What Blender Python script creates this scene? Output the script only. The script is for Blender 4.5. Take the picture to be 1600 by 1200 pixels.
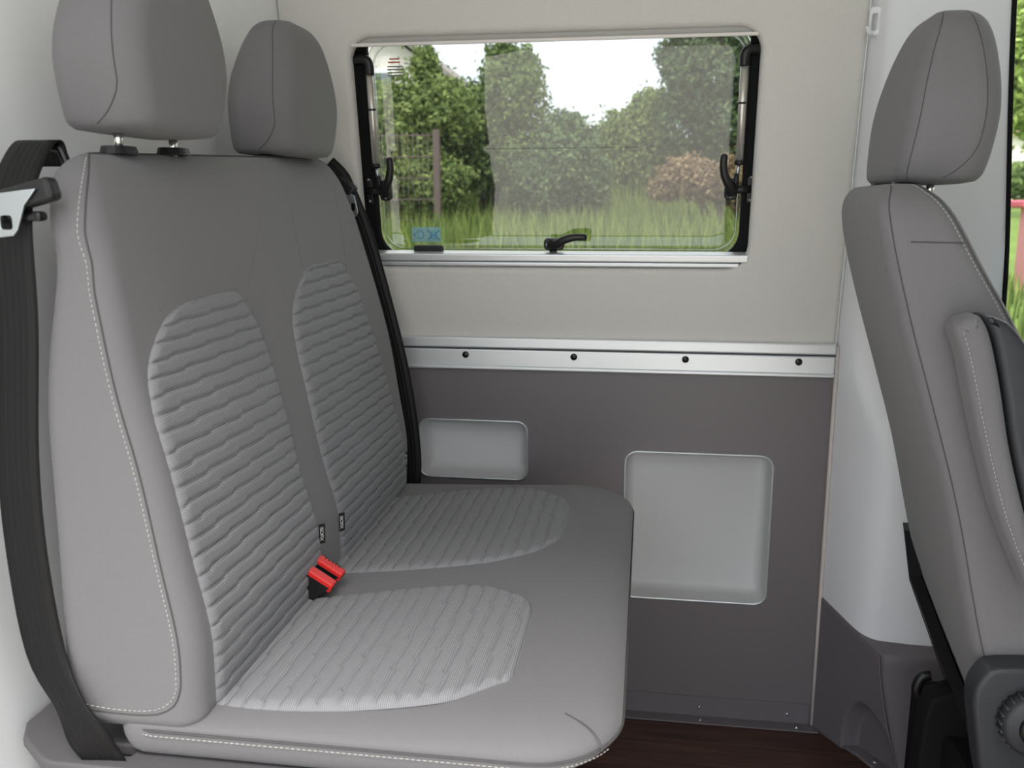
import bpy, bmesh, math, random
import numpy as np
from mathutils import Vector, Matrix
random.seed(7); rng = np.random.default_rng(7)
for o in list(bpy.data.objects): bpy.data.objects.remove(o, do_unlink=True)
sc = bpy.context.scene
C = sc.collection
R = math.radians
H = 1.185      # eye height above the cabin floor; all coordinates below are measured from the eye, lifted by H at the end

# ------------------------------------------------------------------ camera
cam = bpy.data.cameras.new('camera'); co = bpy.data.objects.new('camera', cam); C.objects.link(co)
cam.sensor_width = 36.0; cam.lens = 1400/1600*36; cam.clip_start = 0.02; cam.clip_end = 500
th, ps, rl = R(11.5), R(8.55), R(-.17)
Fv = Vector((-math.sin(ps)*math.cos(th), math.cos(ps)*math.cos(th), -math.sin(th)))
R0 = Vector((math.cos(ps), math.sin(ps), 0)); U0 = R0.cross(Fv)
Rv = R0*math.cos(rl)+U0*math.sin(rl); Uv = -R0*math.sin(rl)+U0*math.cos(rl)
co.matrix_world = Matrix(((Rv.x, Uv.x, -Fv.x, 0), (Rv.y, Uv.y, -Fv.y, 0), (Rv.z, Uv.z, -Fv.z, H), (0, 0, 0, 1)))
cam.dof.use_dof = True; cam.dof.focus_distance = 1.45; cam.dof.aperture_fstop = 7.0
sc.camera = co

# ------------------------------------------------------------------ world, sun, exposure
w = bpy.data.worlds.new('world'); sc.world = w; w.use_nodes = True
nt = w.node_tree; nt.nodes.clear()
bg = nt.nodes.new('ShaderNodeBackground'); wo = nt.nodes.new('ShaderNodeOutputWorld')
tc = nt.nodes.new('ShaderNodeTexCoord'); nz = nt.nodes.new('ShaderNodeTexNoise'); cr = nt.nodes.new('ShaderNodeValToRGB')
nz.inputs['Scale'].default_value = 2.2; nz.inputs['Detail'].default_value = 5
cr.color_ramp.elements[0].position = .35; cr.color_ramp.elements[0].color = (.80, .87, .97, 1)
cr.color_ramp.elements[1].position = .65; cr.color_ramp.elements[1].color = (1, 1, 1, 1)
nt.links.new(tc.outputs['Generated'], nz.inputs['Vector']); nt.links.new(nz.outputs['Fac'], cr.inputs['Fac'])
nt.links.new(cr.outputs['Color'], bg.inputs['Color']); nt.links.new(bg.outputs['Background'], wo.inputs['Surface'])
bg.inputs['Strength'].default_value = 1.0
sl = bpy.data.lights.new('sun', 'SUN'); sl.energy = 1.9; sl.angle = R(25); sl.color = (1, .975, .94)
so = bpy.data.objects.new('sun', sl); C.objects.link(so)
so.rotation_euler = Vector((-.16, .66, -1.2)).to_track_quat('-Z', 'Y').to_euler()
vs = sc.view_settings
vs.view_transform = 'Standard'; vs.look = 'None'; vs.gamma = 1; vs.use_curve_mapping = False
vs.exposure = 1.25

# ------------------------------------------------------------------ materials
def lin(c):
    return tuple(((v/255)/12.92 if v/255 <= .04045 else ((v/255+.055)/1.055)**2.4) for v in c)+(1,)
MATS = {}
def mat(name, col, rough=.6, metal=0, noise=None, bump=None, spec=.5, sheen=0):
    """noise=(scale, amount) varies the colour; bump=(scale, strength, distance)"""
    if name in MATS: return MATS[name]
    m = bpy.data.materials.new(name); m.use_nodes = True; t = m.node_tree; b = t.nodes['Principled BSDF']
    b.inputs['Base Color'].default_value = lin(col); b.inputs['Roughness'].default_value = rough
    b.inputs['Metallic'].default_value = metal; b.inputs['Specular IOR Level'].default_value = spec
    if sheen: b.inputs['Sheen Weight'].default_value = sheen; b.inputs['Sheen Roughness'].default_value = .5
    c = t.nodes.new('ShaderNodeTexCoord')
    if noise:
        n = t.nodes.new('ShaderNodeTexNoise'); n.inputs['Scale'].default_value = noise[0]; n.inputs['Detail'].default_value = 4
        mx = t.nodes.new('ShaderNodeMix'); mx.data_type = 'RGBA'
        k = noise[1]
        mx.inputs['A'].default_value = tuple(v*(1-k) for v in lin(col)[:3])+(1,)
        mx.inputs['B'].default_value = tuple(min(1, v*(1+k)) for v in lin(col)[:3])+(1,)
        t.links.new(c.outputs['Object'], n.inputs['Vector']); t.links.new(n.outputs['Fac'], mx.inputs['Factor'])
        t.links.new(mx.outputs['Result'], b.inputs['Base Color'])
    if bump:
        n2 = t.nodes.new('ShaderNodeTexNoise'); n2.inputs['Scale'].default_value = bump[0]; n2.inputs['Detail'].default_value = 2
        bp = t.nodes.new('ShaderNodeBump'); bp.inputs['Strength'].default_value = bump[1]; bp.inputs['Distance'].default_value = bump[2]
        t.links.new(c.outputs['Object'], n2.inputs['Vector']); t.links.new(n2.outputs['Fac'], bp.inputs['Height'])
        t.links.new(bp.outputs['Normal'], b.inputs['Normal'])
    MATS[name] = m; return m
fabric = mat('seat_fabric', (117, 115, 117), .95, noise=(700, .10), bump=(900, .45, .0009), spec=.15, sheen=.15)
fabric_drv = fabric
seam_m = mat('seam_dark', (82, 80, 80), .9)
stitch_m = mat('stitch_thread', (184, 181, 177), .8)
black_pl = mat('black_plastic', (22, 22, 23), .42, bump=(600, .08, .0004))
black_gl = mat('black_gloss', (14, 14, 15), .25)
black_rub = mat('black_rubber', (13, 13, 14), .8, spec=.25)
dark_pl = mat('charcoal_plastic', (48, 50, 54), .5, bump=(700, .1, .0004))
lining = mat('felt_lining', (212, 209, 204), 1, noise=(260, .05), bump=(420, .5, .0015), spec=.1, sheen=.2)
lam = mat('grey_laminate', (112, 106, 108), .45, noise=(40, .03), bump=(500, .06, .0004))
niche_m = mat('niche_grey', (198, 198, 198), .5)
lip_m = mat('niche_lip', (205, 210, 212), .3, .6)
alu = mat('anodised_aluminium', (226, 228, 230), .38, .55)
white_wall = mat('white_panel', (250, 251, 252), .4, noise=(4, .005))
white_pl = mat('white_plastic_trim', (234, 235, 238), .55, bump=(500, .08, .0004))
cover_m = mat('dark_grey_trim', (108, 102, 106), .55, noise=(60, .03), bump=(700, .12, .0004))
base_m = mat('seat_box_grey', (92, 90, 92), .5, bump=(600, .08, .0004))
chrome = mat('chrome', (215, 215, 212), .15, 1)
steel = mat('steel_plate', (190, 196, 198), .3, .9)
red_pl = mat('red_plastic', (226, 44, 40), .4)
tag_m = mat('tag_black', (24, 24, 26), .8)
txt_m = mat('tag_text', (215, 215, 212), .8)
ceil_m = mat('headliner', (205, 203, 198), 1, bump=(300, .3, .001))

def panel_mat():
    m = bpy.data.materials.new('ribbed_fabric'); m.use_nodes = True; t = m.node_tree; b = t.nodes['Principled BSDF']
    b.inputs['Roughness'].default_value = .9; b.inputs['Specular IOR Level'].default_value = .15
    u = t.nodes.new('ShaderNodeUVMap'); u.uv_map = 'UVMap'
    wv = t.nodes.new('ShaderNodeTexWave'); wv.wave_type = 'BANDS'; wv.bands_direction = 'X'
    wv.inputs['Scale'].default_value = 13; wv.inputs['Distortion'].default_value = .3; wv.inputs['Detail'].default_value = 1
    mx = t.nodes.new('ShaderNodeMix'); mx.data_type = 'RGBA'
    mx.inputs['A'].default_value = lin((122, 122, 125)); mx.inputs['B'].default_value = lin((152, 152, 155))
    t.links.new(u.outputs['UV'], wv.inputs['Vector']); t.links.new(wv.outputs['Color'], mx.inputs['Factor'])
    t.links.new(mx.outputs['Result'], b.inputs['Base Color'])
    bp = t.nodes.new('ShaderNodeBump'); bp.inputs['Strength'].default_value = .35; bp.inputs['Distance'].default_value = .0008
    t.links.new(wv.outputs['Color'], bp.inputs['Height']); t.links.new(bp.outputs['Normal'], b.inputs['Normal'])
    return m
ribbed = panel_mat()
def strap_mat():
    m = bpy.data.materials.new('belt_webbing'); m.use_nodes = True; t = m.node_tree; b = t.nodes['Principled BSDF']
    b.inputs['Base Color'].default_value = lin((14, 13, 14)); b.inputs['Roughness'].default_value = .6; b.inputs['Specular IOR Level'].default_value = .35
    u = t.nodes.new('ShaderNodeUVMap'); u.uv_map = 'UVMap'
    wv = t.nodes.new('ShaderNodeTexWave'); wv.bands_direction = 'X'; wv.inputs['Scale'].default_value = 2.2
    bp = t.nodes.new('ShaderNodeBump'); bp.inputs['Strength'].default_value = .4; bp.inputs['Distance'].default_value = .001
    t.links.new(u.outputs['UV'], wv.inputs['Vector']); t.links.new(wv.outputs['Color'], bp.inputs['Height']); t.links.new(bp.outputs['Normal'], b.inputs['Normal'])
    return m
webbing = strap_mat()
def wood_mat():
    m = bpy.data.materials.new('dark_wood_floor'); m.use_nodes = True; t = m.node_tree; b = t.nodes['Principled BSDF']
    b.inputs['Roughness'].default_value = .35
    c = t.nodes.new('ShaderNodeTexCoord'); mp = t.nodes.new('ShaderNodeMapping'); mp.inputs['Scale'].default_value = (2, 40, 1)
    n = t.nodes.new('ShaderNodeTexNoise'); n.inputs['Scale'].default_value = 2.5; n.inputs['Detail'].default_value = 6
    r = t.nodes.new('ShaderNodeValToRGB'); r.color_ramp.elements[0].position = .3; r.color_ramp.elements[1].position = .75
    r.color_ramp.elements[0].color = lin((44, 30, 27)); r.color_ramp.elements[1].color = lin((92, 62, 52))
    t.links.new(c.outputs['Object'], mp.inputs['Vector']); t.links.new(mp.outputs['Vector'], n.inputs['Vector'])
    t.links.new(n.outputs['Fac'], r.inputs['Fac']); t.links.new(r.outputs['Color'], b.inputs['Base Color'])
    return m
wood = wood_mat()
def glass_mat(name, tint, k):
    m = bpy.data.materials.new(name); m.use_nodes = True; t = m.node_tree; t.nodes.clear()
    o = t.nodes.new('ShaderNodeOutputMaterial'); mx = t.nodes.new('ShaderNodeMixShader')
    tr = t.nodes.new('ShaderNodeBsdfTransparent'); gl = t.nodes.new('ShaderNodeBsdfGlossy')
    tr.inputs['Color'].default_value = tint; gl.inputs['Roughness'].default_value = .0; gl.inputs['Color'].default_value = (1, 1, 1, 1)
    fr = t.nodes.new('ShaderNodeFresnel'); fr.inputs['IOR'].default_value = 1.49
    mu = t.nodes.new('ShaderNodeMath'); mu.operation = 'MULTIPLY'; mu.inputs[1].default_value = k; mu.use_clamp = True
    t.links.new(fr.outputs[0], mu.inputs[0]); t.links.new(mu.outputs[0], mx.inputs[0])
    t.links.new(tr.outputs[0], mx.inputs[1]); t.links.new(gl.outputs[0], mx.inputs[2]); t.links.new(mx.outputs[0], o.inputs['Surface'])
    return m
acrylic = glass_mat('tinted_acrylic', (.66, .69, .66, 1), 2.1)
clear_glass = glass_mat('clear_glass', (.97, .99, .97, 1), 1.0)

# ------------------------------------------------------------------ helpers
def link(name, me, m, parent=None, loc=None, smooth=True):
    o = bpy.data.objects.new(name, me); C.objects.link(o)
    if m and not me.materials: me.materials.append(m)
    if smooth and len(me.polygons): me.polygons.foreach_set('use_smooth', [True]*len(me.polygons))
    if parent is not None:
        o.parent = parent
        p = parent; off = Vector((0, 0, 0))
        while p is not None: off += p.location; p = p.parent
        o.location = -off
    return o
def mobj(name, V, Fc, m, parent=None, smooth=True, uv=None):
    me = bpy.data.meshes.new(name); me.from_pydata([tuple(v) for v in V], [], [tuple(f) for f in Fc]); me.update()
    if uv is not None:
        l = me.uv_layers.new(name='UVMap'); idx = np.empty(len(me.loops), int); me.loops.foreach_get('vertex_index', idx)
        l.data.foreach_set('uv', np.asarray(uv, float)[idx].ravel())
    return link(name, me, m, parent, smooth=smooth)
def bobj(name, bm, m, parent=None, smooth=False):
    bmesh.ops.recalc_face_normals(bm, faces=bm.faces)
    me = bpy.data.meshes.new(name); bm.to_mesh(me); bm.free(); return link(name, me, m, parent, smooth=smooth)
def thing(name, label, cat, loc, group=None):
    o = bpy.data.objects.new(name, None); C.objects.link(o); o.location = loc; o.empty_display_size = .1
    o['label'] = label; o['category'] = cat
    if group: o['group'] = group
    return o
def tag(o, label=None, cat=None, group=None, kind=None):
    for k, v in (('label', label), ('category', cat), ('group', group), ('kind', kind)):
        if v: o[k] = v
    return o
def box(name, lo, hi, m, parent=None, bev=.003, seg=2, mtx=None, smooth=False):
    bm = bmesh.new(); bmesh.ops.create_cube(bm, size=1)
    lo, hi = Vector(lo), Vector(hi)
    for v in bm.verts: v.co = Vector(((v.co.x+.5)*(hi.x-lo.x)+lo.x, (v.co.y+.5)*(hi.y-lo.y)+lo.y, (v.co.z+.5)*(hi.z-lo.z)+lo.z))
    if bev: bmesh.ops.bevel(bm, geom=list(bm.edges), offset=bev, segments=seg, affect='EDGES', profile=.5)
    if mtx: bmesh.ops.transform(bm, matrix=mtx, verts=bm.verts)
    return bobj(name, bm, m, parent, smooth)
def smooth_path(pts, n=6, closed=False):
    P = [Vector(p) for p in pts]; out = []; N = len(P)
    rngk = range(N if closed else N-1)
    for i in rngk:
        if closed: a, b, c, d = P[i-1], P[i], P[(i+1) % N], P[(i+2) % N]
        else: a, b, c, d = P[max(i-1, 0)], P[i], P[i+1], P[min(i+2, N-1)]
        for k in range(n):
            t = k/n
            out.append(.5*((2*b)+(c-a)*t+(2*a-5*b+4*c-d)*t*t+(3*b-a-3*c+d)*t**3))
    if not closed: out.append(P[-1])
    return out
def tube_data(pts, r, n=8, closed=False, cap=True):
    P = [Vector(p) for p in pts]; V = []; Fc = []; N = len(P)
    up = None
    for i in range(N):
        a = P[i-1] if (i or closed) else P[i]; b = P[(i+1) % N] if (i < N-1 or closed) else P[i]
        t = (b-a).normalized()
        if up is None:
            up = Vector((0, 0, 1)) if abs(t.z) < .9 else Vector((1, 0, 0))
        s = t.cross(up).normalized(); up = s.cross(t).normalized()
        rr_ = r[i] if hasattr(r, '__len__') else r
        for k in range(n):
            an = 2*math.pi*k/n; V.append(P[i]+(s*math.cos(an)+up*math.sin(an))*rr_)
    for i in range(N if closed else N-1):
        for k in range(n):
            j = (i+1) % N
            Fc.append((i*n+k, i*n+(k+1) % n, j*n+(k+1) % n, j*n+k))
    if cap and not closed: Fc.append(tuple(range(n))[::-1]); Fc.append(tuple((N-1)*n+k for k in range(n)))
    return V, Fc
def tube(name, pts, r, m, parent=None, n=8, closed=False): 
    V, Fc = tube_data(pts, r, n, closed); return mobj(name, V, Fc, m, parent)
def stitches(name, pts, r, m, parent, dash=.0034, gap=.0018):
    r = r*.52
    """short thread dashes along a path, joined as one part"""
    P = [Vector(p) for p in pts]; V = []; Fc = []; acc = 0; seg = []
    dense = []
    for a, b in zip(P[:-1], P[1:]):
        L = (b-a).length; k = max(1, int(L/.0011))
        for i in range(k): dense.append(a.lerp(b, i/k))
    dense.append(P[-1]); d = 0; cur = [dense[0]]; on = True
    for a, b in zip(dense[:-1], dense[1:]):
        d += (b-a).length
        if on: cur.append(b)
        if on and d >= dash:
            if len(cur) > 1:
                v, f_ = tube_data([cur[0], cur[len(cur)//2], cur[-1]], r, 5); o = len(V); V += v; Fc += [tuple(o+i for i in f) for f in f_]
            on = False; d = 0
        elif not on and d >= gap: on = True; d = 0; cur = [b]
    o = mobj(name, V, Fc, m, parent); o['kind'] = 'stuff'; return o
def ribbon(name, pts, wid, width, thick, m, parent=None):
    """flat strap along pts; wid = width direction for each point"""
    N = len(pts); V = []; Fc = []; uv = []; s = 0
    for i in range(N):
        p = Vector(pts[i]); a = Vector(pts[max(i-1, 0)]); b = Vector(pts[min(i+1, N-1)])
        t = (b-a).normalized(); wv = Vector(wid[i]); wv = (wv-t*wv.dot(t)).normalized(); n = t.cross(wv)
        if i: s += (p-Vector(pts[i-1])).length
        for (q, e) in ((-1, -1), (-.5, -1.25), (0, -1), (.5, -1.25), (1, -1), (1, 1), (.5, 1.25), (0, 1), (-.5, 1.25), (-1, 1)):
            V.append(p+wv*q*width/2+n*e*thick/2); uv.append(((q+1)/2, s*10))
    k = 10
    for i in range(N-1):
        for j in range(k): Fc.append((i*k+j, i*k+(j+1) % k, (i+1)*k+(j+1) % k, (i+1)*k+j))
    Fc.append(tuple(range(k))); Fc.append(tuple((N-1)*k+j for j in range(k))[::-1])
    return mobj(name, V, Fc, m, parent, uv=uv)
def rrect(u0, u1, v0, v1, r, n=6):
    rs = r if hasattr(r, '__len__') else (r,)*4     # corners: (u1,v1),(u0,v1),(u0,v0),(u1,v0)
    out = []
    for (cx, cy, a0, q) in ((u1-rs[0], v1-rs[0], 0, 0), (u0+rs[1], v1-rs[1], 90, 1), (u0+rs[2], v0+rs[2], 180, 2), (u1-rs[3], v0+rs[3], 270, 3)):
        for i in range(n+1):
            a = R(a0+90*i/n); out.append((cx+rs[q]*math.cos(a), cy+rs[q]*math.sin(a)))
    return out
def plate(name, outer, holes, thick, bev, m, mtx, parent=None, smooth=False):
    """flat plate with holes: outline in its own plane (u,v), thickness centred on the plane, placed by mtx"""
    cu = bpy.data.curves.new(name, 'CURVE'); cu.dimensions = '2D'; cu.fill_mode = 'BOTH'
    cu.extrude = max(thick/2-bev, 0); cu.bevel_depth = bev; cu.bevel_resolution = 3; cu.offset = -bev
    for ring in [outer]+holes:
        s = cu.splines.new('POLY'); s.points.add(len(ring)-1); s.use_cyclic_u = True
        for p, q in zip(s.points, ring): p.co = (q[0], q[1], 0, 1)
    t = bpy.data.objects.new('tmp', cu); C.objects.link(t); dg = bpy.context.evaluated_depsgraph_get()
    me = bpy.data.meshes.new_from_object(t.evaluated_get(dg)); bpy.data.objects.remove(t); bpy.data.curves.remove(cu)
    me.name = name; me.transform(mtx)
    bm = bmesh.new(); bm.from_mesh(me); bmesh.ops.remove_doubles(bm, verts=bm.verts, dist=1e-5); bmesh.ops.recalc_face_normals(bm, faces=bm.faces); bm.to_mesh(me); bm.free()
    me.materials.clear()
    return link(name, me, m, parent, smooth=smooth)
def text_mesh(name, body, size, m, mtx, parent=None, ext=.0003):
    cu = bpy.data.curves.new(name, 'FONT'); cu.body = body; cu.size = size; cu.extrude = ext; cu.align_x = 'CENTER'; cu.align_y = 'CENTER'
    t = bpy.data.objects.new('tmp', cu); C.objects.link(t); dg = bpy.context.evaluated_depsgraph_get()
    me = bpy.data.meshes.new_from_object(t.evaluated_get(dg)); bpy.data.objects.remove(t); bpy.data.curves.remove(cu)
    me.name = name; me.transform(mtx); me.materials.clear()
    return link(name, me, m, parent, smooth=False)
def frame_mtx(o, ux, uy):
    """matrix with plane axes ux, uy and normal ux x uy at o"""
    ux = Vector(ux).normalized(); uy = Vector(uy); uy = (uy-ux*uy.dot(ux)).normalized(); n = ux.cross(uy)
    return Matrix(((ux.x, uy.x, n.x, o[0]), (ux.y, uy.y, n.y, o[1]), (ux.z, uy.z, n.z, o[2]), (0, 0, 0, 1)))
def loft(name, rings, m, parent=None, cap0=True, cap1=True):
    n = len(rings[0]); V = [p for r in rings for p in r]; Fc = []
    for i in range(len(rings)-1):
        for k in range(n): Fc.append((i*n+k, i*n+(k+1) % n, (i+1)*n+(k+1) % n, (i+1)*n+k))
    if cap0: Fc.append(tuple(range(n))[::-1])
    if cap1: Fc.append(tuple((len(rings)-1)*n+k for k in range(n)))
    o = mobj(name, V, Fc, m, parent)
    bm = bmesh.new(); bm.from_mesh(o.data); bmesh.ops.recalc_face_normals(bm, faces=bm.faces); bm.to_mesh(o.data); bm.free()
    return o
def ip(x, xs, ys): return float(np.interp(x, xs, ys))
def sip(x, xs, ys):
    """smooth (monotone-ish cubic) interpolation"""
    i = int(np.clip(np.searchsorted(xs, x)-1, 0, len(xs)-2))
    x = min(max(x, xs[0]), xs[-1])
    def sl_(j):
        if j <= 0: return (ys[1]-ys[0])/(xs[1]-xs[0])
        if j >= len(xs)-1: return (ys[-1]-ys[-2])/(xs[-1]-xs[-2])
        return (ys[j+1]-ys[j-1])/(xs[j+1]-xs[j-1])
    h = xs[i+1]-xs[i]; t = (x-xs[i])/h
    return (2*t**3-3*t*t+1)*ys[i]+(t**3-2*t*t+t)*h*sl_(i)+(-2*t**3+3*t*t)*ys[i+1]+(t**3-t*t)*h*sl_(i+1)
def disc_y(name, c, r, d, m, parent=None, n=16, bev=.0):
    """short cylinder whose axis is Y (towards the viewer)"""
    rings = []
    prof = [(r, d/2), (r, -d/2+bev), (r-bev, -d/2)] if bev else [(r, d/2), (r, -d/2)]
    for (q, y) in prof: rings.append([(c[0]+q*math.cos(2*math.pi*k/n), c[1]+y, c[2]+q*math.sin(2*math.pi*k/n)) for k in range(n)])
    return loft(name, rings, m, parent)

# ================================================================== THE SETTING
DY = 1.95                      # inner face of the side wall
LEAN = .15                     # the wall leans inwards above the rail
FLOOR = -1.185
PX = -.762                     # white partition behind the bench
EX = .40                       # where the side panel meets the door pillar
fl = box('floor', (PX-.05, .22, FLOOR-.04), (2.2, 2.0, FLOOR), wood, bev=0); tag(fl, 'dark brown wood floor of the van', kind='structure')
cl = box('ceiling', (PX-.05, .12, .98), (2.35, 2.0, 1.02), ceil_m, bev=0); tag(cl, 'pale headliner above the cabin', kind='structure')
pw = box('wall_rear', (PX-.03, .22, FLOOR), (PX, 2.0, 1.0), white_wall, bev=0); tag(pw, 'glossy white partition behind the bench', kind='structure')
wf_ = box('wall_front', (2.30, .22, FLOOR), (2.36, 2.0, .98), ceil_m, bev=.01); tag(wf_, 'front end of the cab closed up without a windscreen to block light', kind='structure')  # unseen; full height with no windscreen, so no light comes from the front
wn = box('wall_near', (.62, .20, FLOOR), (2.36, .25, .98), white_wall, bev=.01); tag(wn, 'near side of the cab forward of the open sliding door', kind='structure')  # unseen side wall, its window left out to cut light from the cab
# lower grey wall panel with two niches
M_low = Matrix(((1, 0, 0, 0), (0, 0, -1, DY+.008), (0, 1, 0, 0), (0, 0, 0, 1)))   # (u,v) -> (x, z); thickness along y
small = rrect(-.508, -.260, -.623, -.489, .022)
big = rrect(-.036, .283, -.893, -.548, .026)
wl = plate('wall_side_lower', [(PX, FLOOR), (EX, FLOOR), (EX, -.33), (PX, -.33)], [small, big], .016, 0, lam, M_low)
tag(wl, 'dark grey lower side wall with two pocket niches', kind='structure')
for hole, u0, u1, v0, v1, r, lab in ((small, -.508, -.260, -.623, -.489, .022, 'small pale grey niche'), (big, -.036, .283, -.893, -.548, .026, 'large pale grey niche')):
    rings = []
    for (ins, y) in ((-.003, DY-.0035), (.0005, DY-.0035), (.0015, DY), (.004, DY+.035), (.009, DY+.048), (.02, DY+.055)):
        rings.append([(p[0], y, p[1]) for p in rrect(u0+ins, u1-ins, v0+ins, v1-ins, max(r-ins, .004), 6)])
    ni = loft('niche_tray', rings, niche_m, wl, cap0=False); ni['label'] = lab
    lp = []
    for (ins, y) in ((-.0035, DY-.001), (-.003, DY-.0045), (.0, DY-.0045), (.0015, DY-.001)):
        lp.append([(p[0], y, p[1]) for p in rrect(u0+ins, u1-ins, v0+ins, v1-ins, max(r-ins, .004), 6)])
    loft('niche_rim', lp, lip_m, wl, cap0=False, cap1=False)
# upper felt wall, leaning, with the window opening
LN = Vector((0, 1, LEAN)).normalized(); LU = Vector((0, -LEAN, 1)).normalized(); LP0 = Vector((0, DY, -.30))
def wp(u, v, off=0): return LP0+Vector((u, 0, 0))+LU*v+LN*off     # point on the leaning wall, off = outwards
OU0, OU1, OV0, OV1 = -.616, .207, .161, .634
M_up = frame_mtx(wp(0, 0, .02), (1, 0, 0), LU)     # normal = x cross LU = towards the viewer
opening = rrect(OU0, OU1, OV0, OV1, (.045, .045, .05, .05), 10)
wu = plate('wall_side_upper', [(PX, -.06), (EX, -.06), (EX, 1.32), (PX, 1.32)], [opening], .04, .014, lining, M_up, smooth=True)
bm = bmesh.new(); bm.from_mesh(wu.data)
for e in bm.edges:
    if len(e.link_faces) == 2 and e.calc_face_angle(0) > R(50): e.smooth = False
bm.to_mesh(wu.data); bm.free()
tag(wu, 'pale felt lined upper side wall around the window', kind='structure')
# edge bead between the side wall and the pillar trim
eb = []
for z in (FLOOR+.003, -.9, -.6, -.30): eb.append((EX+.002, DY-.004, z))

o = tube('trim_1', eb, .0045, mat('pale_edge_bead', (205, 196, 190), .6), n=8); tag(o, 'pale edge strip beside the door pillar', kind='structure')
# skirting angle at the foot of the wall
sk = thing('baseboard_far', 'x', 'x', (0, DY, FLOOR)); del sk['category']; sk['label'] = 'dark metal skirting angle screwed to wall and floor'; sk['kind'] = 'structure'
box('upright_flange', (-.6, DY-.004, FLOOR), (EX-.004, DY-.0005, FLOOR+.052), cover_m, sk, bev=.001, seg=1)
box('floor_flange', (-.6, DY-.036, FLOOR+.0005), (EX+.012, DY-.002, FLOOR+.004), cover_m, sk, bev=.001, seg=1)
for (x, z) in ((-.051, FLOOR+.026), (.148, FLOOR+.026), (.347, FLOOR+.026)): disc_y('screw', (x, DY-.0055, z), .0042, .004, steel, sk, 12, .0015)
for x in (.150, .366):
    bm = bmesh.new(); bmesh.ops.create_cone(bm, cap_ends=True, segments=12, radius1=.0045, radius2=.003, depth=.003)
    bmesh.ops.translate(bm, verts=bm.verts, vec=(x, DY-.022, FLOOR+.0055)); bobj('screw', bm, steel, sk)

# ---- window
win = thing('window_1', 'x', 'x', tuple(wp(-.2, .16, .05))); del win['category']; win['label'] = 'hinged acrylic side window in a black frame'; win['kind'] = 'structure'
def wm(off): return frame_mtx(wp(0, 0, off), (1, 0, 0), LU)
# frame behind the lining: black, seen between lining and pane
fo = rrect(OU0-.03, OU1+.03, OV0-.02, OV1+.03, .06, 10); fi = rrect(-.592, .190, .176, .640, (.03, .03, .055, .055), 10)
plate('outer_frame', fo, [fi], .022, .004, black_rub, wm(.053), win, smooth=False)
# pane: shallow acrylic dish with a bright bevelled rim
rings = []
for (ins, off) in ((0, .066), (.002, .063), (.010, .064), (.016, .074), (.05, .080), (.15, .084), (.225, .085)):
    rings.append([wp(p[0], p[1], off) for p in rrect(-.600+ins, .198-ins, .168+ins, .640-ins, max(.06-ins*.8, .012), 10)])
loft('pane', rings, acrylic, win, cap0=False, cap1=True)
rim = [wp(p[0], p[1], .063) for p in rrect(-.584, .183, .190, .622, .045, 10)]
tube('pane_rim', rim, .0022, glass_mat('rim_gloss', (.95, .96, .95, 1), 4), win, n=6, closed=True)
# roller blind: cassette at the top, bar at the bottom
def wbar(name, u0, u1, v0, v1, o0, o1, m, bev=.004, parent=win):
    return box(name, (u0, v0, o0), (u1, v1, o1), m, parent, bev, 2, Matrix(((1, 0, 0, LP0.x), (0, LU.y, LN.y, LP0.y), (0, LU.z, LN.z, LP0.z), (0, 0, 0, 1))))
pinkish = mat('blind_cassette', (226, 220, 216), .45)
wbar('blind_cassette', OU0+.012, OU1-.014, .617, .652, .016, .050, mat('blind_box_shaded', (176, 174, 170), .5), .006)  # cassette grey darkened: the shade of the recess is in its colour
wbar('blind_lip', OU0+.006, OU1-.008, .6165, .6235, -.001, .012, pinkish, .002)
sb = wbar('blind_bar', OU0+.012, .208, .175, .1915, .000, .040, alu, .003)
wbar('bar_foot', OU0+.012, .190, .1635, .1735, .004, .030, alu, .003, sb)
wbar('bar_groove', OU0+.012, .202, .171, .178, .006, .028, dark_pl, 0, sb)
wbar('vent_grip', -.512, -.446, .190, .2035, .026, .040, black_pl, .003)
# gas struts
def strut(u, vt, vb, side):
    s = tube('strut', [wp(u, vt, .024), wp(u-side*.001, vb, .024)], .0078, mat('brushed_tube', (208, 203, 196), .32, .65), win, n=14)
    tube('strut_line', [wp(u, vt-.075, .024), wp(u, vt-.079, .024)], .0081, black_pl, s, n=14)
    tube('strut_cap', [wp(u-side*.001, vb+.004, .024), wp(u-side*.001, vb-.005, .024)], .0098, black_pl, s, n=14)
    tube('strut_rod', [wp(u-side*.001, vb, .024), wp(u+side*.003, vb-.034, .024)], .0036, steel, s, n=10)
    tube('ball_end', [wp(u+side*.003, vb-.022, .024), wp(u+side*.004, vb-.055, .026)], [.0045, .007], black_pl, s, n=10)
    k = tube('pivot_elbow', smooth_path([wp(u, vt-.008, .024), wp(u, vt+.012, .024), wp(u-side*.008, vt+.022, .026), wp(u-side*.036, vt+.022, .034)], 4), .0098, black_pl, s, n=12)
strut(-.582, .570, .378, 1); strut(.178, .570, .378, -1)
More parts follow.
